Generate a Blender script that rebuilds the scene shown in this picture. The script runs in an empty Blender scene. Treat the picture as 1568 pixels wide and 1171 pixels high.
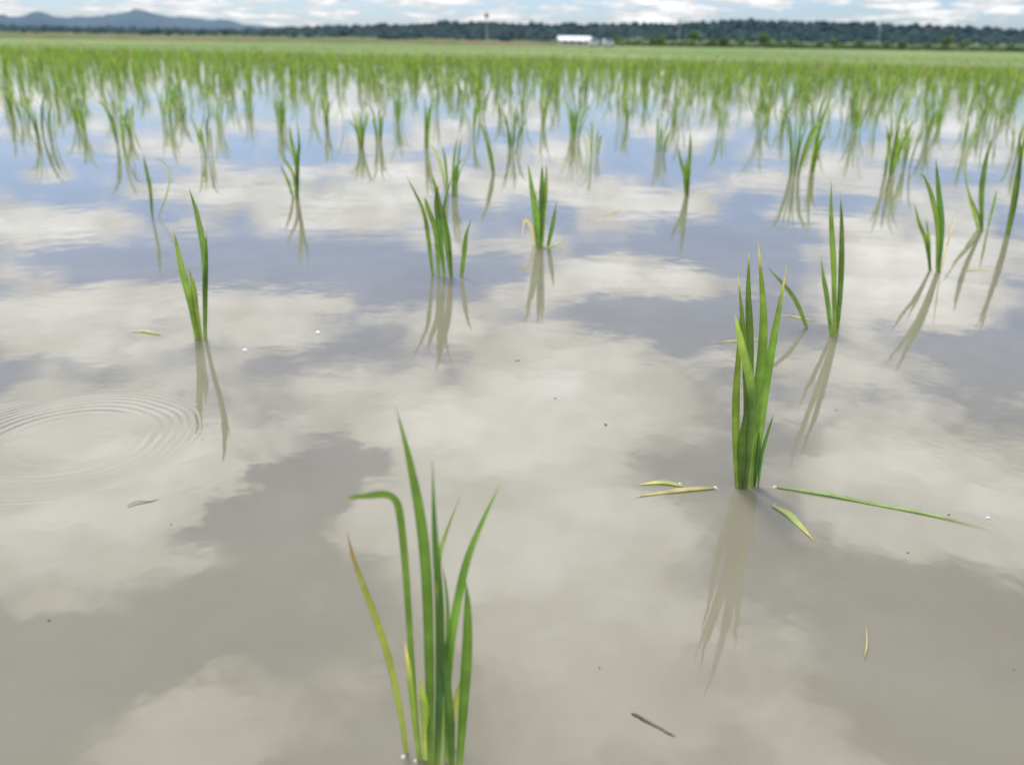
import bpy, bmesh, math, random
import numpy as np
from mathutils import Vector, Matrix, noise
random.seed(7); rng=np.random.default_rng(11)
scene=bpy.context.scene

# ------------------------------------------------ camera (0.5 m above the water)
H=0.5; FP=1305.0; TH=math.radians(21.7); RO=math.radians(0.9)
fw=Vector((0,math.cos(TH),-math.sin(TH))); r0=Vector((1,0,0)); u0=Vector((0,math.sin(TH),math.cos(TH)))
R=r0*math.cos(RO)+u0*math.sin(RO); U=u0*math.cos(RO)-r0*math.sin(RO)
C=Vector((0,0,H))
cam=bpy.data.cameras.new("camera"); camo=bpy.data.objects.new("camera",cam); scene.collection.objects.link(camo)
cam.sensor_width=36; cam.lens=36*FP/1568; cam.clip_start=0.02; cam.clip_end=20000
M=Matrix(((R.x,U.x,-fw.x,0),(R.y,U.y,-fw.y,0),(R.z,U.z,-fw.z,H),(0,0,0,1))); camo.matrix_world=M
cam.dof.use_dof=True; cam.dof.focus_distance=0.98; cam.dof.aperture_fstop=5.2
scene.camera=camo
def ray(px,py): return fw*FP+R*(px-784)-U*(py-585.5)
def ground(px,py):
    d=ray(px,py); t=H/(-d.z); return C+d*t
def at_y(px,py,Y):
    d=ray(px,py); return C+d*(Y/d.y)

# ------------------------------------------------ node helpers
def newmat(name):
    m=bpy.data.materials.new(name); m.use_nodes=True; nt=m.node_tree; nt.nodes.clear(); return m,nt
def N(nt,t,**k):
    n=nt.nodes.new(t)
    for a,b in k.items(): setattr(n,a,b)
    return n
def L(nt,a,b): nt.links.new(a,b)
def math_n(nt,op,a,b=None,c=None,clamp=False):
    n=N(nt,'ShaderNodeMath',operation=op); n.use_clamp=clamp
    for i,v in enumerate((a,b,c)):
        if v is None: continue
        if isinstance(v,(int,float)): n.inputs[i].default_value=v
        else: L(nt,v,n.inputs[i])
    return n.outputs[0]
def vmath(nt,op,a,b=None):
    n=N(nt,'ShaderNodeVectorMath',operation=op)
    for i,v in enumerate((a,b)):
        if v is None: continue
        if isinstance(v,(tuple,list,Vector)): n.inputs[i].default_value=tuple(v)
        else: L(nt,v,n.inputs[i])
    return n.outputs['Value'] if op in('LENGTH','DOT_PRODUCT','DISTANCE') else n.outputs[0]
def mixc(nt,f,a,b,bt='MIX'):
    n=N(nt,'ShaderNodeMix',data_type='RGBA',blend_type=bt)
    for i,v in ((0,f),(6,a),(7,b)):
        if isinstance(v,(int,float)): n.inputs[i].default_value=v
        elif isinstance(v,(tuple,list)): n.inputs[i].default_value=tuple(v)+((1,) if len(v)==3 else ())
        else: L(nt,v,n.inputs[i])
    return n.outputs[2]
def smooth(nt,v,a,b,lo=0.,hi=1.):
    n=N(nt,'ShaderNodeMapRange',interpolation_type='SMOOTHSTEP')
    L(nt,v,n.inputs[0]); n.inputs[1].default_value=a;n.inputs[2].default_value=b;n.inputs[3].default_value=lo;n.inputs[4].default_value=hi
    return n.outputs[0]
def noise_n(nt,vec,scale,detail=3,rough=.5,dist=0):
    n=N(nt,'ShaderNodeTexNoise'); L(nt,vec,n.inputs['Vector']); n.inputs['Scale'].default_value=scale
    n.inputs['Detail'].default_value=detail; n.inputs['Roughness'].default_value=rough; n.inputs['Distortion'].default_value=dist
    return n

# ------------------------------------------------ world: sky + clouds
SUN_EL=math.radians(62); SUN_AZ=math.radians(-25)
w=bpy.data.worlds.new("World"); scene.world=w; w.use_nodes=True; nt=w.node_tree; nt.nodes.clear()
try: w.cycles.sampling_method='NONE'
except Exception as e: print("ws",e)
sky=N(nt,'ShaderNodeTexSky',sky_type='NISHITA'); sky.sun_disc=False; sky.sun_elevation=SUN_EL; sky.sun_rotation=SUN_AZ
sky.air_density=1.0; sky.dust_density=0.6; sky.ozone_density=2.0
tc=N(nt,'ShaderNodeTexCoord'); sep=N(nt,'ShaderNodeSeparateXYZ'); L(nt,tc.outputs['Generated'],sep.inputs[0])
OFF=0.06
zc=math_n(nt,'ADD',math_n(nt,'MAXIMUM',sep.outputs[2],0.0),OFF)
px_=math_n(nt,'DIVIDE',sep.outputs[0],zc); py_=math_n(nt,'DIVIDE',sep.outputs[1],zc)
cb=N(nt,'ShaderNodeCombineXYZ'); L(nt,px_,cb.inputs[0]); L(nt,py_,cb.inputs[1]); P=cb.outputs[0]
warp=noise_n(nt,P,2.6,4,.64); wv=vmath(nt,'SUBTRACT',warp.outputs['Color'],(.5,.5,.5)); 
sc=N(nt,'ShaderNodeVectorMath',operation='SCALE'); L(nt,wv,sc.inputs[0]); sc.inputs['Scale'].default_value=0.6
PW0=vmath(nt,'ADD',P,sc.outputs[0]); PW=vmath(nt,'MULTIPLY',PW0,(1,1,0))
def skyp(px,py):
    d=ray(px,py).normalized(); z=-d.z+OFF; return Vector((d.x/z,d.y/z,0))
blobs=[(130,750,370,150,.55),(60,480,200,70,.3),(430,480,200,70,.25),
 (740,700,290,170,.5),(890,850,250,130,.4),(850,580,420,110,.3),
 (340,1080,190,120,.28),(1440,760,200,160,.5),(1100,1020,480,170,.12),
 (950,425,170,45,.5),(1390,420,190,110,.5),(60,345,170,45,.5),
 (480,325,260,40,.3),(850,290,400,45,.3),
 (150,990,330,120,-.55),(460,740,110,100,-.75),(560,425,230,50,-.45),(1130,370,200,60,-.45),
 (1100,490,260,45,-.35),(280,400,220,40,-.4),(1480,1000,260,110,-.55),(1500,560,200,60,-.35)]
acc=None
for (x,y,rx,ry,wt) in blobs:
    c=skyp(x,y); ex=abs(skyp(x+rx,y).x-c.x); ey=abs(skyp(x,y-ry).y-skyp(x,y+ry).y)/2
    v=vmath(nt,'MULTIPLY',vmath(nt,'SUBTRACT',PW,tuple(c)),(1/ex,1/ey,0)); l=vmath(nt,'LENGTH',v)
    s=smooth(nt,l,0.15,1.15,wt,0.0)
    acc=s if acc is None else math_n(nt,'ADD',acc,s)
nz=noise_n(nt,P,1.35,5,.62); nzs=math_n(nt,'MULTIPLY',nz.outputs['Fac'],2.1)
lowv=vmath(nt,'MULTIPLY',tc.outputs['Generated'],(1,1,3.2)); nlow=noise_n(nt,lowv,11,4,.6)
lowf=smooth(nt,sep.outputs[2],.05,.28,1,0)
lowd=math_n(nt,'MULTIPLY',math_n(nt,'MULTIPLY',math_n(nt,'SUBTRACT',nlow.outputs['Fac'],.485),3.2),lowf)
dens=math_n(nt,'ADD',math_n(nt,'ADD',math_n(nt,'ADD',nzs,acc),-.55),lowd)
mask=smooth(nt,dens,.40,.70)
core=smooth(nt,dens,.55,1.25)
n2=noise_n(nt,P,3.6,3,.6)
shade=smooth(nt,n2.outputs['Fac'],.3,.7,.74,1.12)
brt=smooth(nt,sep.outputs[2],0.02,0.7,1.22,4.1)
cb1=N(nt,'ShaderNodeBackground'); cb1.inputs[0].default_value=(.96,.975,1,1)
L(nt,math_n(nt,'MULTIPLY',math_n(nt,'MULTIPLY',brt,shade),math_n(nt,'ADD',math_n(nt,'MULTIPLY',core,.35),.72)),cb1.inputs[1])
skc=mixc(nt,1.0,sky.outputs[0],(.72,.86,1.18,1),'MULTIPLY')
cb2=N(nt,'ShaderNodeBackground'); L(nt,skc,cb2.inputs[0]); cb2.inputs[1].default_value=.122
mx=N(nt,'ShaderNodeMixShader'); L(nt,mask,mx.inputs[0]); L(nt,cb2.outputs[0],mx.inputs[1]); L(nt,cb1.outputs[0],mx.inputs[2])
wo=N(nt,'ShaderNodeOutputWorld'); L(nt,mx.outputs[0],wo.inputs[0])

sl=bpy.data.lights.new("sun",'SUN'); sl.energy=2.4; sl.angle=math.radians(13); sl.color=(1,.96,.87)
so=bpy.data.objects.new("sun",sl); scene.collection.objects.link(so)
sd=Vector((math.sin(SUN_AZ)*math.cos(SUN_EL),math.cos(SUN_AZ)*math.cos(SUN_EL),math.sin(SUN_EL)))
so.rotation_euler=sd.to_track_quat('Z','Y').to_euler(); so.location=(0,0,50)

scene.view_settings.view_transform='Standard'; scene.view_settings.look='None'; scene.view_settings.exposure=0

# ------------------------------------------------ materials
def leaf_mat(name,gain=1.0):
    m,nt=newmat(name); at=N(nt,'ShaderNodeAttribute',attribute_name='leafcol')
    geo=N(nt,'ShaderNodeNewGeometry')
    st=math_n(nt,'SINE',math_n(nt,'MULTIPLY',at.outputs['Alpha'],62.0))
    stf=math_n(nt,'ADD',math_n(nt,'MULTIPLY',st,.09),1.0)
    nz=noise_n(nt,geo.outputs['Position'],28,3,.6)
    nf=smooth(nt,nz.outputs['Fac'],.3,.7,.76,1.24)
    g=math_n(nt,'MULTIPLY',stf,nf)
    sc=N(nt,'ShaderNodeVectorMath',operation='SCALE'); L(nt,at.outputs['Color'],sc.inputs[0]); L(nt,math_n(nt,'MULTIPLY',g,gain),sc.inputs['Scale'])
    pr=N(nt,'ShaderNodeBsdfPrincipled'); L(nt,sc.outputs[0],pr.inputs['Base Color']); pr.inputs['Roughness'].default_value=.42
    pr.inputs['Specular IOR Level'].default_value=.4
    tr=N(nt,'ShaderNodeBsdfTranslucent'); tcx=mixc(nt,1.0,sc.outputs[0],(1.5,1.5,.6,1),'MULTIPLY'); L(nt,tcx,tr.inputs[0])
    mx=N(nt,'ShaderNodeMixShader'); mx.inputs[0].default_value=.42; L(nt,pr.outputs[0],mx.inputs[1]); L(nt,tr.outputs[0],mx.inputs[2])
    o=N(nt,'ShaderNodeOutputMaterial'); L(nt,mx.outputs[0],o.inputs[0]); return m
LEAF=leaf_mat("rice_leaf")
def simple_mat(name,c1,c2,scale,rough=.9,detail=4,lo=.35,hi=.65,bump=0):
    m,nt=newmat(name); geo=N(nt,'ShaderNodeNewGeometry')
    nz=noise_n(nt,geo.outputs['Position'],scale,detail,.6)
    col=mixc(nt,smooth(nt,nz.outputs['Fac'],lo,hi),c1,c2)
    pr=N(nt,'ShaderNodeBsdfPrincipled'); L(nt,col,pr.inputs['Base Color']); pr.inputs['Roughness'].default_value=rough
    pr.inputs['Specular IOR Level'].default_value=.2
    if bump:
        b=N(nt,'ShaderNodeBump'); b.inputs['Strength'].default_value=1; b.inputs['Distance'].default_value=bump; L(nt,nz.outputs['Fac'],b.inputs['Height']); L(nt,b.outputs[0],pr.inputs['Normal'])
    o=N(nt,'ShaderNodeOutputMaterial'); L(nt,pr.outputs[0],o.inputs[0]); return m

# water
WM,nt=newmat("muddy_water")
geo=N(nt,'ShaderNodeNewGeometry'); Pw=geo.outputs['Position']
n1=noise_n(nt,Pw,1.6,3,.55,.3); n1b=noise_n(nt,Pw,7,4,.65)
mud=mixc(nt,smooth(nt,n1.outputs['Fac'],.3,.7),(.198,.180,.126),(.240,.220,.162))
mud=mixc(nt,smooth(nt,n1b.outputs['Fac'],.35,.75,0,.45),mud,(.182,.156,.105))
df=N(nt,'ShaderNodeBsdfDiffuse'); L(nt,mud,df.inputs[0])
rc=ground(108,674)
d=vmath(nt,'DISTANCE',Pw,tuple(rc))
nwob=noise_n(nt,Pw,8,1,.5); dd=math_n(nt,'ADD',d,math_n(nt,'MULTIPLY',nwob.outputs['Fac'],.016))
env=math_n(nt,'MULTIPLY',smooth(nt,d,.05,.135),smooth(nt,d,.130,.185,1,0))
ph=math_n(nt,'MULTIPLY',math_n(nt,'MULTIPLY',dd,dd),1900.0)
rip=math_n(nt,'MULTIPLY',math_n(nt,'SINE',ph),math_n(nt,'MULTIPLY',env,.00009))
wn=noise_n(nt,Pw,4,2,.5); wn2=noise_n(nt,Pw,20,2,.5)
wav=math_n(nt,'ADD',math_n(nt,'MULTIPLY',wn.outputs['Fac'],.0008),math_n(nt,'MULTIPLY',wn2.outputs['Fac'],.00019))
hgt=math_n(nt,'ADD',wav,rip)
bp=N(nt,'ShaderNodeBump'); bp.inputs['Strength'].default_value=1; bp.inputs['Distance'].default_value=1.0; L(nt,hgt,bp.inputs['Height'])
gl=N(nt,'ShaderNodeBsdfGlossy'); gl.inputs['Roughness'].default_value=.03; gl.inputs[0].default_value=(1,1,1,1); L(nt,bp.outputs[0],gl.inputs['Normal'])
fr=N(nt,'ShaderNodeFresnel'); fr.inputs[0].default_value=1.43; L(nt,bp.outputs[0],fr.inputs['Normal'])
mx=N(nt,'ShaderNodeMixShader'); L(nt,fr.outputs[0],mx.inputs[0]); L(nt,df.outputs[0],mx.inputs[1]); L(nt,gl.outputs[0],mx.inputs[2])
o=N(nt,'ShaderNodeOutputMaterial'); L(nt,mx.outputs[0],o.inputs[0])

# ------------------------------------------------ mesh helpers
def mkobj(name,verts,faces,mat,smoothf=True,cols=None,parent=None):
    me=bpy.data.meshes.new(name); me.from_pydata([tuple(v) for v in verts],[],faces); me.update()
    if smoothf: me.polygons.foreach_set('use_smooth',[True]*len(me.polygons))
    if cols is not None:
        a=me.attributes.new('leafcol','FLOAT_COLOR','POINT'); a.data.foreach_set('color',np.array(cols,dtype=np.float32).ravel())
    me.materials.append(mat); ob=bpy.data.objects.new(name,me); scene.collection.objects.link(ob)
    if parent: ob.parent=parent
    return ob
def np_obj(name,V,F,mat,cols=None,smoothf=True):
    me=bpy.data.meshes.new(name); k=F.shape[1]
    me.vertices.add(len(V)); me.vertices.foreach_set('co',V.astype(np.float32).ravel())
    me.loops.add(F.size); me.loops.foreach_set('vertex_index',F.astype(np.int32).ravel())
    me.polygons.add(len(F)); me.polygons.foreach_set('loop_start',np.arange(0,F.size,k,dtype=np.int32)); me.polygons.foreach_set('loop_total',np.full(len(F),k,dtype=np.int32))
    me.polygons.foreach_set('use_smooth',np.full(len(F),smoothf))
    me.update(calc_edges=True)
    if cols is not None:
        a=me.attributes.new('leafcol','FLOAT_COLOR','POINT'); a.data.foreach_set('color',cols.astype(np.float32).ravel())
    me.materials.append(mat); ob=bpy.data.objects.new(name,me); scene.collection.objects.link(ob); return ob

def catmull(pts,n):
    P=[pts[0]*2-pts[1]]+list(pts)+[pts[-1]*2-pts[-2]]; out=[]
    segs=len(pts)-1
    for i in range(n+1):
        s=i/n*segs; k=min(int(s),segs-1); t=s-k; a,b,c,d=P[k:k+4]
        out.append(0.5*((2*b)+(-a+c)*t+(2*a-5*b+4*c-d)*t*t+(-a+3*b-3*c+d)*t**3))
    return out
G1=(.130,.225,.048); G2=(.085,.170,.046); G3=(.26,.37,.09); YEL=(.52,.44,.17); BRN=(.32,.17,.08)
class MB:
    def __init__(s): s.v=[];s.f=[];s.c=[]
    def blade(s,pts,width,n=14,col=G1,tip=None,tipfrom=.85,facing=Vector((0,-1,0)),twist=0.,fold=.22,basew=.55,across=3,tipt=0.,fullness=.45):
        cp=catmull([Vector(p) for p in pts],n); b0=len(s.v)
        for i,p in enumerate(cp):
            t=i/n; tg=(cp[min(i+1,n)]-cp[max(i-1,0)]).normalized()
            fdir=facing.copy(); sd_=tg.cross(fdir)
            if sd_.length<1e-3: sd_=Vector((1,0,0))
            sd_.normalize(); nm=sd_.cross(tg).normalized()
            a=twist*(t-.3)+tipt; sd2=sd_*math.cos(a)+nm*math.sin(a); nm2=sd2.cross(tg)
            if t<fullness: wv=basew+(1-basew)*math.sin(t/fullness*math.pi/2)
            else: wv=max(.03,1-((t-fullness)/(1-fullness))**1.7)
            hw=width*.5*wv
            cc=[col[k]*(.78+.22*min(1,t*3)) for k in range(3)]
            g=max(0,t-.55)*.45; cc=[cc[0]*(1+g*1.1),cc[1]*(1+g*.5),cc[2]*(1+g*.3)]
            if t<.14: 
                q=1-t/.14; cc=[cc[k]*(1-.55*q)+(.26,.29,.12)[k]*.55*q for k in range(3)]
            if tip and t>tipfrom:
                q=min(1,(t-tipfrom)/(1-tipfrom)*1.6); cc=[cc[k]*(1-q)+tip[k]*q for k in range(3)]
            if across==3:
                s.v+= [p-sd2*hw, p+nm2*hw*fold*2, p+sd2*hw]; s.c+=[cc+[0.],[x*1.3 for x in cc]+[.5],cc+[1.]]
            else:
                s.v+= [p-sd2*hw,p+sd2*hw]; s.c+=[cc+[0.],cc+[1.]]
        k=across
        for i in range(n):
            for j in range(k-1):
                a=b0+i*k+j; s.f.append((a,a+1,a+k+1,a+k))
    def obj(s,name): 
        return mkobj(name,s.v,s.f,LEAF,cols=s.c)

def survey_plant(blades,base=None,ns=16):
    mb=MB()
    for bl in blades:
        pts=bl['p']; root=ground(*(bl.get('root') or pts[0])); lean=bl.get('lean',0.0)
        W=[]; m=len(pts)
        Yb=root.y
        for i,(x,y) in enumerate(pts):
            W.append(at_y(x,y,Yb+lean*(i/(m-1))**1.5))
        if 'root' not in bl: W[0].z=-0.01
        else: W.insert(0,Vector((root.x,root.y,-.01)))
        depth=(W[len(W)//2]-C).dot(fw)
        wm=bl['w']*depth/FP*.95
        v=random.uniform(.85,1.2); c=bl.get('c',G1); c=(c[0]*v*random.uniform(.9,1.25),c[1]*v,c[2]*v)
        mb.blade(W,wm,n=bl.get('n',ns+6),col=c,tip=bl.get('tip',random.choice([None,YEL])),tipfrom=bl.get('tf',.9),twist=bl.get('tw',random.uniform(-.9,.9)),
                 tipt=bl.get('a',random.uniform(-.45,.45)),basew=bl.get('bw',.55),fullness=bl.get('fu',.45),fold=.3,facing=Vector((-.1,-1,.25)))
    return mb.obj("rice_plant")

P1=[dict(p=[(659,1172),(658,1050),(654,900),(645,800),(627,705),(606,622)],w=20,lean=.02,a=.1,tw=.5,fu=.55,tip=YEL,tf=.96),
 dict(p=[(667,1180),(673,1060),(673,930),(666,820),(662,703)],w=16,lean=-.01,c=G2,a=.0,tw=.6),
 dict(p=[(643,1156),(634,1060),(627,960),(621,870),(614,800),(607,768),(590,757),(562,759),(540,761),(527,768)],w=15,lean=-.03,a=.2,tw=.3,c=(.16,.25,.055),tip=(.5,.36,.16),tf=.88,fu=.62,n=40),
 dict(p=[(624,1152),(613,1090),(597,1015),(575,945),(552,885),(540,850),(531,813)],w=14,lean=.02,c=(.20,.26,.07),tip=BRN,tf=.64,a=.2,n=30),
 dict(p=[(690,1170),(685,1080),(690,990),(702,915),(716,855),(740,795),(768,737)],w=14,lean=.03,a=-.1,fu=.5),
 dict(p=[(676,1100),(671,960),(672,860),(685,810),(706,757)],w=9,lean=.05,c=G3,root=(672,1172)),
 dict(p=[(702,1172),(709,1090),(715,1000),(716,930),(713,888)],w=18,lean=-.01,c=G1,a=.1,tw=.2),
 dict(p=[(692,1175),(690,1100),(680,1020),(672,950),(668,890)],w=16,lean=-.02,c=G2,a=.2),
 dict(p=[(643,1162),(634,1090),(627,1030),(619,978)],w=11,lean=-.02,c=G3,tip=YEL,tf=.6),
 dict(p=[(652,1160),(652,1110),(648,1070),(641,1035)],w=16,lean=-.03,c=G3,tip=None),
 dict(p=[(690,1145),(697,1080),(712,1030),(722,980)],w=10,lean=.03,c=(.32,.30,.11),tip=BRN,tf=.6),
 dict(p=[(682,1168),(683,1060),(686,970),(684,910),(677,862)],w=8,lean=.02,c=G2),]
survey_plant(P1)
P2=[dict(p=[(1140,748),(1152,640),(1165,560),(1169,480),(1161,368)],w=15,lean=-.02,fu=.55),
 dict(p=[(1142,748),(1147,620),(1148,520),(1146,450),(1147,383)],w=13,lean=.02,c=G2),
 dict(p=[(1138,748),(1143,630),(1141,550),(1136,480),(1130,422)],w=11,lean=.0,c=G1),
 dict(p=[(1152,745),(1162,670),(1172,590),(1188,500),(1205,405)],w=15,lean=.03,fu=.5,c=(.15,.23,.05),tip=YEL,tf=.85),
 dict(p=[(1143,748),(1151,650),(1150,590),(1136,530),(1125,480)],w=17,lean=-.03,c=(.24,.36,.08),fu=.7,tip=None),
 dict(p=[(1131,746),(1127,680),(1127,610),(1131,540),(1134,470)],w=13,lean=.01,c=G1),
 dict(p=[(1161,745),(1166,700),(1175,665),(1186,630)],w=6,lean=.0,c=G2),
 dict(p=[(1155,745),(1160,700),(1163,655)],w=9,lean=.0,c=G2),
 dict(p=[(1136,748),(1134,690),(1142,640),(1150,575)],w=12,lean=-.01,c=G1),
 dict(p=[(1148,746),(1160,640),(1168,560),(1176,500)],w=9,lean=.02,c=G1)]
survey_plant(P2)
survey_plant([dict(p=[(1240,503),(1215,455),(1174,408)],w=7,lean=.02,c=G2)])
P3=[dict(p=[(305,520),(291,460),(277,405),(265,348)],w=12,lean=.0),
 dict(p=[(313,520),(314,450),(313,390),(302,330),(289,287)],w=10,lean=.03,fu=.55),
 dict(p=[(315,518),(314,460),(316,400),(316,355)],w=7,lean=-.01,c=G2),
 dict(p=[(308,520),(300,475),(296,440),(288,408)],w=10,lean=.01),
 dict(p=[(300,518),(288,450),(274,390)],w=7,lean=.02,c=G3)]
survey_plant(P3)
P4=[dict(p=[(663,420),(656,365),(647,320),(620,265)],w=7,lean=.03),dict(p=[(672,422),(668,360),(655,318),(650,300)],w=9),
 dict(p=[(681,424),(674,360),(668,310),(672,280)],w=9,c=G2),dict(p=[(691,424),(682,360),(670,300),(660,262)],w=9),
 dict(p=[(692,424),(688,370),(680,320),(692,270)],w=7,c=G2),dict(p=[(706,424),(711,385),(714,360),(722,335)],w=9)]
survey_plant(P4)
P5=[dict(p=[(823,378),(818,320),(813,280),(808,248)],w=9),dict(p=[(827,378),(829,320),(830,280),(830,250)],w=9,c=G2),
 dict(p=[(830,378),(833,320),(836,285),(837,247)],w=8),dict(p=[(838,376),(846,345),(853,308)],w=7),
 dict(p=[(819,376),(812,345),(803,338),(800,360)],w=4,c=YEL),dict(p=[(825,378),(822,330),(820,290)],w=9,c=G3)]
survey_plant(P5)
P6=[dict(p=[(1279,514),(1277,420),(1273,340),(1273,278)],w=9),dict(p=[(1282,512),(1287,440),(1289,360),(1287,293)],w=9,c=G2),
 dict(p=[(1275,514),(1267,460),(1261,425),(1257,393)],w=8)]
survey_plant(P6)
P7=[dict(p=[(1436,416),(1436,350),(1425,295),(1408,258)],w=9),dict(p=[(1438,416),(1442,350),(1437,290),(1433,242)],w=9,c=G2),
 dict(p=[(1427,414),(1418,370),(1407,340),(1400,310)],w=6),dict(p=[(1425,414),(1422,370),(1418,332)],w=6),dict(p=[(1440,414),(1452,370),(1466,320)],w=3,c=YEL)]
survey_plant(P7)
P8=[dict(p=[(453,303),(450,270),(436,245),(422,222)],w=6),dict(p=[(455,303),(456,250),(458,220),(455,185)],w=7,c=G2),dict(p=[(456,303),(454,255),(446,215),(443,190)],w=7),dict(p=[(450,303),(440,275),(427,250)],w=5)]
survey_plant(P8)
P9=[dict(p=[(233,333),(230,290),(224,260),(219,235)],w=6,c=G2),dict(p=[(240,333),(256,295),(260,265),(246,245),(230,247)],w=3.5,c=G3)]
survey_plant(P9)
P10=[dict(p=[(1505,352),(1503,300),(1508,255),(1518,212)],w=9,c=G2),dict(p=[(1500,352),(1490,320),(1480,295)],w=5,c=G3),dict(p=[(1512,352),(1520,320),(1527,288)],w=5),dict(p=[(1503,352),(1498,330),(1485,300),(1475,260)],w=4,c=G1)]
survey_plant(P10)
P11=[dict(p=[(1050,300),(1048,270),(1042,245),(1038,225)],w=6),dict(p=[(1053,300),(1055,260),(1057,225),(1057,200)],w=7,c=G2),dict(p=[(1054,300),(1051,265),(1050,240)],w=6)]
survey_plant(P11)
P12=[dict(p=[(757,267),(752,235),(742,205),(733,182)],w=5,c=G2),dict(p=[(756,267),(750,240),(744,215)],w=5)]
survey_plant(P12)
P13=[dict(p=[(1541,360),(1550,320),(1560,260),(1575,180)],w=9,c=G1),dict(p=[(1545,360),(1556,300),(1562,240),(1560,200)],w=7,c=G2)]
survey_plant(P13)

# ------------------------------------------------ generated clumps
def clump(mb,rs,h=.27,nb=7,n=8,across=3,wd=.0085,org=Vector((0,0,0)),spread=1.0):
    for i in range(nb):
        a=rs.uniform(0,2*math.pi); br=rs.uniform(0,.022)*spread; hh=h*rs.uniform(.55,1.05); ln=rs.uniform(.02,.20)*hh*1.6*spread
        dx,dy=math.cos(a),math.sin(a); dr=rs.choice([0,0,0,.35])*hh
        b=org+Vector((dx*br,dy*br,-.01))
        p=[b,b+Vector((dx*ln*.15,dy*ln*.15,hh*.4)),b+Vector((dx*ln*.5,dy*ln*.5,hh*.78)),b+Vector((dx*(ln+dr*.3),dy*(ln+dr*.3),hh-dr*.2))]
        g=rs.choice([G1,G1,G2,G2,(.15,.25,.055),G3,(.28,.33,.10)]); fa=rs.uniform(0,6.28)
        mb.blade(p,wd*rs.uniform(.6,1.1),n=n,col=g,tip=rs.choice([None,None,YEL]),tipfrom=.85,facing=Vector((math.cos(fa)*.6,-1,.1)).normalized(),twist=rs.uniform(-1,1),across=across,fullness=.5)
rs=random.Random(5)
mids=[(690,300,205,7),(907,240,185,4),(1216,268,160,8),(1240,262,165,5),(1362,268,165,11),(1385,255,160,7),(315,238,160,9),(200,212,140,6),(187,225,140,4),
 (130,205,135,4),(60,210,130,9),(78,215,135,5),(555,225,150,9),(580,220,150,5),(1010,235,165,5),(1105,205,140,4),(650,225,140,7),(430,200,130,7),(335,195,125,6),
 (20,180,110,5),(785,230,160,6),(725,210,140,4),(880,215,140,5),(960,190,130,5),(1420,215,140,7),(1475,235,170,4),(1310,200,130,4),(260,190,120,5),(500,195,125,5),
 (610,190,120,6),(830,190,120,6),(1170,190,125,6),(1500,200,130,5),(1555,240,160,6)]
for (x,yb,yt,nb) in mids:
    b=ground(x,yb); top=at_y(x,yt,b.y); mb=MB(); clump(mb,rs,h=min(.34,max(.2,top.z)),nb=nb+2,n=10,org=Vector((b.x,b.y,0)),wd=.010,spread=1.25); mb.obj("rice_plant")

tmpl=[]
for i in range(16):
    mb=MB(); clump(mb,rs,h=.28,nb=rs.randint(4,10),n=4,across=2,wd=.0105,spread=1.3)
    tmpl.append((np.array([tuple(v) for v in mb.v]),np.array(mb.f),np.array(mb.c)))
def scatter(name,pts,scales,tint=(1,1,1)):
    VV=[];FF=[];CC=[];off=0
    for (x,y,z),s in zip(pts,scales):
        V,F,Cc=tmpl[rng.integers(len(tmpl))]; a=rng.uniform(0,6.283); ca,sa=math.cos(a),math.sin(a)
        v=V*np.array([s,s,s*rng.uniform(.85,1.15)]); v=np.stack([v[:,0]*ca-v[:,1]*sa+x,v[:,0]*sa+v[:,1]*ca+y,v[:,2]+z],1)
        cc=Cc.copy(); cc[:,:3]*=np.array(tint)*rng.uniform(.8,1.2)
        VV.append(v);FF.append(F+off);CC.append(cc);off+=len(v)
    return np_obj(name,np.concatenate(VV),np.concatenate(FF),LEAF,np.concatenate(CC))
def edgeY(x): return 25.4-.258*x
pts=[];sc_=[]
y=5.5
while y<45:
    st_=.38 if y<9 else .31
    for k in range(-95,80):
        x=k*st_+ (y*.06) + rng.normal(0,.09); yy=y+rng.normal(0,.13)
        if abs(x)>yy*.64+1.5 or yy>edgeY(x)-.5: continue
        if yy<8.5 and rng.random()<.38: continue
        if rng.random()<.10+.25*max(0,noise.noise(Vector((x*.5,yy*.3,2)))): continue
        pts.append((x,yy,0)); sc_.append(rng.uniform(.68,1.14))
    y+=st_+.02
scatter("rice_field",pts,sc_,(1.12,1.16,.95))
print("field clumps",len(pts))
pts=[];sc_=[]
for i in range(4500):
    yy=24+ (rng.random()**1.4)*60; x=rng.uniform(-.68,.68)*yy
    if yy<edgeY(x)+1.5: continue
    pts.append((x,yy,.05)); sc_.append(rng.uniform(.45,.78))
scatter("neighbouring_rice_field",pts,sc_,(1.4,1.38,1.0))

# ------------------------------------------------ water, ground, levee
wy=[(-60,-4,0),(45,-4,0),(45,edgeY(45),0),(-60,edgeY(-60),0)]
mkobj("water",wy,[(0,1,2,3)],WM,False)
GM=simple_mat("field_ground",(.12,.19,.05),(.20,.24,.085),.04,lo=.4,hi=.6)
mkobj("ground",[(-9000,-3000,-.3),(9000,-3000,-.3),(9000,12000,-.3),(-9000,12000,-.3)],[(0,1,2,3)],simple_mat("soil",(.12,.10,.06),(.16,.19,.07),.2),False)
mkobj("grass_field",[(45,edgeY(45)+.4,.1),(6000,-800,.1),(6000,9000,.1),(-6000,9000,.1),(-6000,1500,.1),(-60,edgeY(-60)+.4,.1)],[(0,1,2,3,4,5)],GM,False)
V=[];F=[]; prof=[(-.35,-.1),(-.15,.10),(.1,.16),(.5,.17),(.8,.1),(1.1,-.1)]; n=260
for i in range(n+1):
    x=-60+105*i/n
    for (o_,z) in prof:
        q=noise.noise(Vector((x*.8,o_*3,0)))*.05; V.append((x+.25*o_,edgeY(x)+o_+q,z+q))
for i in range(n):
    for j in range(5):
        a=i*6+j; F.append((a,a+6,a+7,a+1))
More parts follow.
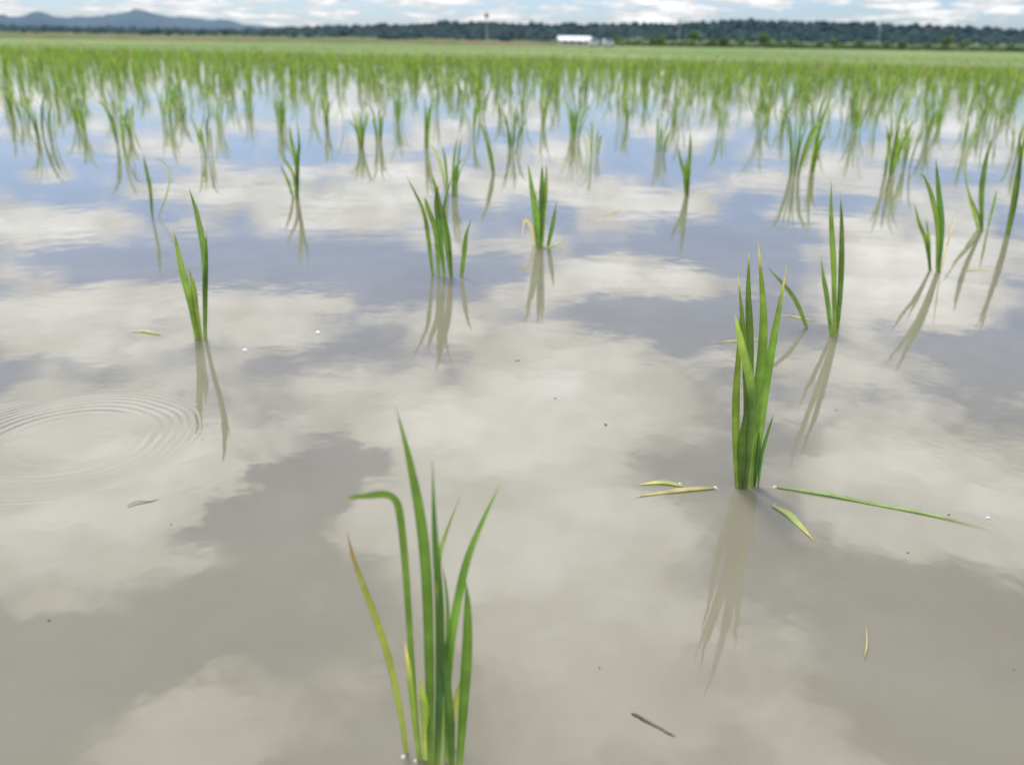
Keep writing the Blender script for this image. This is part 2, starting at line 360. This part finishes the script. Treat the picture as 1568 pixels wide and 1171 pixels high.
mkobj("levee",V,F,simple_mat("levee_grass",(.19,.19,.08),(.14,.22,.06),1.5,bump=.03))
V=[];F=[]; n=120
for i in range(n+1):
    x=-90+105*i/n; y0=125
    hh=(.75+noise.noise(Vector((x*.15,3,0)))*.3+noise.noise(Vector((x*.9,7,0)))*.12)*min(1,(15-x)/20+.15)
    V+=[(x,y0,0.05),(x,y0+1.2,max(.1,hh)),(x,y0+4,max(.1,hh)),(x,y0+6,.05)]
for i in range(n):
    for j in range(3):
        a=i*4+j; F.append((a,a+4,a+5,a+1))
mkobj("dirt_bank",V,F,simple_mat("dirt",(.20,.17,.09),(.13,.17,.06),.4))

# ------------------------------------------------ forest and hills
def interp(tab,x):
    xs=[a for a,b in tab]; ys=[b for a,b in tab]; return float(np.interp(x,xs,ys))
def px2x(px,Y): return (px-784)/1404*Y
bm=bmesh.new(); bmesh.ops.create_icosphere(bm,subdivisions=2,radius=1); IV=np.array([tuple(v.co) for v in bm.verts]); IF=np.array([[v.index for v in f.verts] for f in bm.faces]); bm.free()
def crowns(name,items,mat):
    VV=[];FF=[];off=0
    for (x,y,z,rx,rz) in items:
        jit=1+rng.uniform(-.22,.22,(len(IV),1)); v=IV*jit*np.array([rx,rx,rz])+np.array([x,y,z]); VV.append(v);FF.append(IF+off);off+=len(v)
    return np_obj(name,np.concatenate(VV),np.concatenate(FF),mat,None,True)
ftab=[(-400,14),(0,13),(200,12),(350,13),(420,16),(500,20),(600,23),(700,28),(800,27),(900,28),(1000,30),(1130,37),(1200,36),(1300,35),(1450,32),(1568,29),(2000,26)]
items=[]
for row in range(6):
    Y=820+row*30
    px=-380
    while px<1950:
        h=interp(ftab,px)*Y/1404*(.35+.65*(row/5)**.8); s=rng.uniform(3.2,6)
        zc_=h-s*.8+rng.normal(0,.35)
        x=px2x(px,Y); items.append((x,Y+rng.normal(0,6),max(1,zc_),s,s*rng.uniform(.9,1.3)))
        if zc_>6: items.append((x+rng.normal(0,3),Y-6,zc_*.5,s*1.1,s*1.5))
        px+=rng.uniform(4,7.5)
FM=simple_mat("hazy_forest_foliage",(.024,.050,.058),(.036,.070,.070),.03,lo=.35,hi=.65)  # aerial haze painted into the foliage as a bluish base colour
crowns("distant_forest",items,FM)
V=[];F=[]; i=0
for px in range(-400,1960,12):
    for (Y,k) in ((815,.0),(830,.25),(1000,.85),(1100,.8)):
        V.append((px2x(px,Y),Y,max(0.1,interp(ftab,px)*Y/1404*k-1.5)))
for i in range(len(V)//4-1):
    for j in range(3):
        a=i*4+j; F.append((a,a+4,a+5,a+1))
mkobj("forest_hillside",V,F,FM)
htab=[(-600,24),(-300,30),(-100,22),(0,29),(30,27),(60,33),(100,26),(150,29),(180,34),(203,39),(230,34),(260,30),(300,28),(335,27),(370,20),(430,17),(520,15),(640,13),(800,10),(1000,4)]
V=[];F=[]; rowsY=[3600,3800,4000,4400]
cols_=list(range(-600,1000,4))
for px in cols_:
    for r,(Y,k) in enumerate(zip(rowsY,(0,.55,1,.6))):
        h=interp(htab,px)*Y/1404*k*(1+.10*noise.noise(Vector((px*.03,r*2,1)))+.05*noise.noise(Vector((px*.12,r*2,5))))
        V.append((px2x(px,Y),Y,h))
for i in range(len(cols_)-1):
    for j in range(3):
        a=i*4+j; F.append((a,a+4,a+5,a+1))
mkobj("distant_hills",V,F,simple_mat("hazy_hills",(.060,.105,.145),(.08,.13,.17),.003))  # blue base colour stands in for distance haze over the hills

BK=simple_mat("bark",(.08,.06,.045),(.12,.09,.06),3)
FOL=simple_mat("tree_foliage",(.09,.15,.06),(.17,.25,.10),.6,lo=.35,hi=.65)
def tree(x,y,h,rs):
    root=bpy.data.objects.new("broadleaf_tree",None); scene.collection.objects.link(root)
    V=[];F=[]
    def limb(a,b,r1,r2):
        b0=len(V); ax=(b-a).normalized(); s=ax.orthogonal().normalized(); t=ax.cross(s)
        for (p,r) in ((a,r1),(b,r2)):
            for k in range(6):
                an=k*math.pi/3; V.append(p+s*math.cos(an)*r+t*math.sin(an)*r)
        for k in range(6): F.append((b0+k,b0+(k+1)%6,b0+6+(k+1)%6,b0+6+k))
    o_=Vector((x,y,.08)); top=o_+Vector((0,0,h*.55)); limb(o_,top,h*.035,h*.02)
    ends=[top+Vector((0,0,h*.2))]
    for k in range(5):
        a=k*1.26+rs.random(); e=o_+Vector((math.cos(a)*h*.28,math.sin(a)*h*.28,h*rs.uniform(.4,.75))); limb(o_+Vector((0,0,h*rs.uniform(.25,.4))),e,h*.014,h*.006); ends.append(e)
    t=mkobj("trunk",V,F,BK,parent=root)
    LV=[];LF=[]
    for e in ends:
        for q in range(90):
            d_=Vector((rs.gauss(0,1),rs.gauss(0,1),rs.gauss(0,.8))).normalized()*h*.22*rs.uniform(.4,1.05); c=e+d_; s=h*.045
            a=Vector((rs.gauss(0,1),rs.gauss(0,1),rs.gauss(0,1))).normalized(); b=a.orthogonal().normalized(); b0=len(LV)
            LV+=[c-a*s-b*s*.5,c+a*s-b*s*.5,c+a*s*.6+b*s,c-a*s*.6+b*s]; LF.append((b0,b0+1,b0+2,b0+3))
    mkobj("crown",LV,LF,FOL,False,parent=root)
rt=random.Random(3)
for px in [935,985,1010,1045,1075,1100,1135,1165,1200,1240,1270,1300,1345,1380,1410,1435,1470,1500,1530,1560,1600,1640]:
    Y=rt.uniform(230,330); tree(px2x(px+rt.uniform(-8,8),Y),Y,rt.uniform(2.4,4.6),rt)
items=[]
for i in range(900):
    px=rng.uniform(-200,1800); Y=rng.uniform(330,420); s=rng.uniform(.5,1.4)*(1.35 if px>900 else .9)
    items.append((px2x(px,Y),Y,s*.6,s*1.4,s))
crowns("distant_scrub",items,simple_mat("scrub_foliage",(.09,.14,.06),(.15,.20,.09),.1))

# ------------------------------------------------ buildings, vans, poles
WP=simple_mat("white_paint",(.78,.79,.80),(.84,.84,.84),1.5,rough=.5)
GW=simple_mat("grey_wall",(.45,.46,.46),(.55,.55,.54),1.2)
DK=simple_mat("dark_glass",(.03,.035,.04),(.05,.055,.06),2,rough=.2)
def empty(name,loc,rz=0):
    e=bpy.data.objects.new(name,None); e.location=loc; e.rotation_euler=(0,0,rz); scene.collection.objects.link(e); return e
def box(name,x0,x1,y0,y1,z0,z1,mat,par):
    v=[(x,y,z) for z in(z0,z1) for y in(y0,y1) for x in(x0,x1)]
    return mkobj(name,v,[(0,2,3,1),(4,5,7,6),(0,1,5,4),(2,6,7,3),(0,4,6,2),(1,3,7,5)],mat,False,parent=par)
Y=200; e=empty("white_shed",(px2x(873,Y),Y,.1),.08)
box("walls",-3.4,3.4,0,4,0,1.05,GW,e)
mkobj("roof",[(-3.7,-.3,1.053),(3.7,-.3,1.053),(3.7,2,2.0),(-3.7,2,2.0),(-3.7,4.3,1.053),(3.7,4.3,1.053)],[(0,1,2,3),(3,2,5,4),(0,3,4),(1,5,2)],WP,False,parent=e)
for k in range(4): box(f"window_{k+1}",-2.7+k*1.6,-1.9+k*1.6,-.02,-.005,.5,.95,DK,e)
def van(px):
    Y=185; e=empty("parked_van",(px2x(px,Y),Y,.1),.3)
    prof=[(-1.0,.25),(1.0,.25),(1.0,.75),(.8,.85),(.55,1.35),(-.95,1.38),(-1.0,1.2)]
    V=[(x,y,z) for y in(-.6,.6) for (x,z) in prof]; n=len(prof); F=[tuple(range(n)),tuple(range(2*n-1,n-1,-1))]+[(i,i+n,(i+1)%n+n,(i+1)%n) for i in range(n)]
    mkobj("body",V,F,WP,False,parent=e); box("side_window",-.8,.5,-.61,-.603,.85,1.2,DK,e)
    for k,x in enumerate((-.6,.6)):
        V=[(x+.24*math.cos(a*math.pi/8),yy,.24+.24*math.sin(a*math.pi/8)) for yy in(-.63,.63) for a in range(16)]
        mkobj(f"wheel_pair_{k+1}",V,[tuple(range(16)),tuple(range(31,15,-1))]+[(i,i+16,(i+1)%16+16,(i+1)%16) for i in range(16)],DK,parent=e)
van(901); van(923)
def pole(px,Y,h,head):
    e=empty("utility_pole",(px2x(px,Y),Y,.1)); 
    V=[(r*math.cos(a*math.pi/4),r*math.sin(a*math.pi/4),z) for (r,z) in((.18,0),(.11,h)) for a in range(8)]
    mkobj("pole",V,[(i,(i+1)%8,8+(i+1)%8,8+i) for i in range(8)],GW,parent=e)
    box("crossarm_1",-1.1,1.1,-.28,-.14,h-.9,h-.7,GW,e); box("crossarm_2",-.9,.9,-.28,-.14,h-1.8,h-1.6,GW,e)
    if head: box("transformer",-.7,.7,-1.1,-.285,h-2.6,h-.95,DK,e)
pole(737,420,13.3,True); pole(1335,380,9,False); pole(1030,420,12,False)

# ------------------------------------------------ floating leaves, twig, bubbles, specks
def floater(name,pts,wpx,col,tip=None,tf=.8):
    W=[ground(x,y)+Vector((0,0,.0015)) for (x,y) in pts]; dep=(W[0]-C).dot(fw); mb=MB()
    for i,p in enumerate(W): p.z+=.0008*math.sin(i*2.1)
    mb.blade(W,wpx*dep/FP*1.7,n=20,col=col,tip=tip,tipfrom=tf,facing=Vector((0,0,1)),fold=.05,basew=.5,fullness=.4); return mb.obj(name)
floater("floating_leaf",[(1185,746),(1260,757),(1330,770),(1430,790),(1520,812)],6,(.26,.38,.12),YEL,.8)
floater("floating_leaf",[(1183,775),(1205,787),(1225,805),(1246,829)],8,(.42,.50,.18),YEL,.7)
floater("floating_leaf",[(1095,748),(1050,751),(1010,755),(970,762)],7,(.42,.38,.17),(.5,.42,.2),.5)
floater("floating_leaf",[(1045,745),(1015,740),(975,743)],7,(.45,.50,.20),YEL,.6)
floater("floating_leaf",[(245,513),(220,508),(198,509)],5,(.50,.48,.22),YEL,.6)
floater("floating_leaf",[(820,372),(840,380),(866,365)],3,(.45,.50,.16),YEL)
floater("floating_leaf",[(1060,295),(1075,297),(1090,295)],3,(.5,.5,.16),YEL)
floater("floating_leaf",[(1248,492),(1215,486),(1190,482)],4,(.5,.5,.2),YEL)
floater("floating_leaf",[(1100,525),(1140,522),(1175,520)],3,(.5,.5,.2),YEL)
floater("floating_leaf",[(1480,415),(1505,413),(1525,416)],3,(.5,.5,.2),YEL)
floater("floating_leaf",[(920,330),(940,326),(955,320)],2.5,(.5,.5,.2),YEL)
floater("floating_leaf",[(1323,1010),(1327,985),(1325,953)],1.6,(.42,.38,.20),YEL)
floater("floating_leaf",[(195,776),(210,770),(230,768),(247,763)],2.5,(.24,.19,.14))
TW=simple_mat("twig_bark",(.10,.08,.06),(.17,.14,.11),60)
DB=simple_mat("debris",(.12,.10,.08),(.20,.17,.13),60)
def twig(a,b,rpx):
    A=ground(*a);B=ground(*b); dep=(A-C).dot(fw); r=rpx*dep/FP; V=[];F=[]; ax=(B-A).normalized(); s=Vector((0,0,1)); t=ax.cross(s); n=12
    for i in range(n+1):
        q=i/n; p=A.lerp(B,q)+t*r*.5*noise.noise(Vector((q*4,a[0],0)))*2; rr=r*(1-.35*q)*(1+.2*noise.noise(Vector((q*9,a[1],0))))*(0.4 if i in(0,n) else 1)
        for k in range(7): an=k*2*math.pi/7; V.append(p+(s*math.sin(an)+t*math.cos(an))*rr)
    for i in range(n):
        for k in range(7): F.append((i*7+k,i*7+(k+1)%7,(i+1)*7+(k+1)%7,(i+1)*7+k))
    F+= [tuple(range(7)),tuple(range(n*7+6,n*7-1,-1))]
    mkobj("floating_twig",V,F,TW)
twig((967,1092),(1034,1127),3.5)
V=[];F=[]
for (x,y,s) in [(75,950,2.6),(262,803,1.5),(927,650,3),(850,610,2),(793,552,3),(1390,846,1.5),(918,1022,2),(1280,628,1.5),(1552,1025,1.5),(1453,788,2)]:
    p=ground(x,y); r=s*(p-C).dot(fw)/FP*1.1; b0=len(V); an0=rng.uniform(0,6)
    for k in range(7):
        an=k*2*math.pi/7; q=Vector((math.cos(an)*r*1.6,math.sin(an)*r*.7,0)); q.rotate(Matrix.Rotation(an0,3,'Z')); V.append(p+q*rng.uniform(.7,1.2)+Vector((0,0,.0004)))
    V.append(p+Vector((0,0,.0010)))
    for k in range(7): F.append((b0+k,b0+(k+1)%7,b0+7))
mkobj("floating_debris",V,F,DB)
BM_,nt=newmat("bubble_film"); gb=N(nt,'ShaderNodeBsdfPrincipled'); gb.inputs['Roughness'].default_value=.08; gb.inputs['Base Color'].default_value=(.8,.8,.77,1); gb.inputs['Specular IOR Level'].default_value=.8
tb=N(nt,'ShaderNodeBsdfTransparent')
nb_=noise_n(nt,N(nt,'ShaderNodeNewGeometry').outputs['Position'],300,2,.5)
mx=N(nt,'ShaderNodeMixShader'); L(nt,math_n(nt,'ADD',math_n(nt,'MULTIPLY',nb_.outputs['Fac'],.5),.4,clamp=True),mx.inputs[0]); L(nt,tb.outputs[0],mx.inputs[1]); L(nt,gb.outputs[0],mx.inputs[2]); o=N(nt,'ShaderNodeOutputMaterial'); L(nt,mx.outputs[0],o.inputs[0])
for (x,y,r) in [(375,537,5),(487,510,5),(1187,746,4),(1095,747,4),(1041,741,3),(1513,793,4),(1186,774,3),(1230,486,3),(618,1158,4),(636,1164,3)]:
    p=ground(x,y); rr=r*(p-C).dot(fw)/FP
    V=[];F=[]
    for i in range(6):
        ph=i/5*math.pi/2*.98
        for k in range(16): V.append((p.x+rr*math.cos(ph)*math.cos(k*math.pi/8),p.y+rr*math.cos(ph)*math.sin(k*math.pi/8),rr*.7*math.sin(ph)-.0002))
    for i in range(5):
        for k in range(16): F.append((i*16+k,i*16+(k+1)%16,(i+1)*16+(k+1)%16,(i+1)*16+k))
    mkobj("water_bubble",V,F,BM_)
print("done")
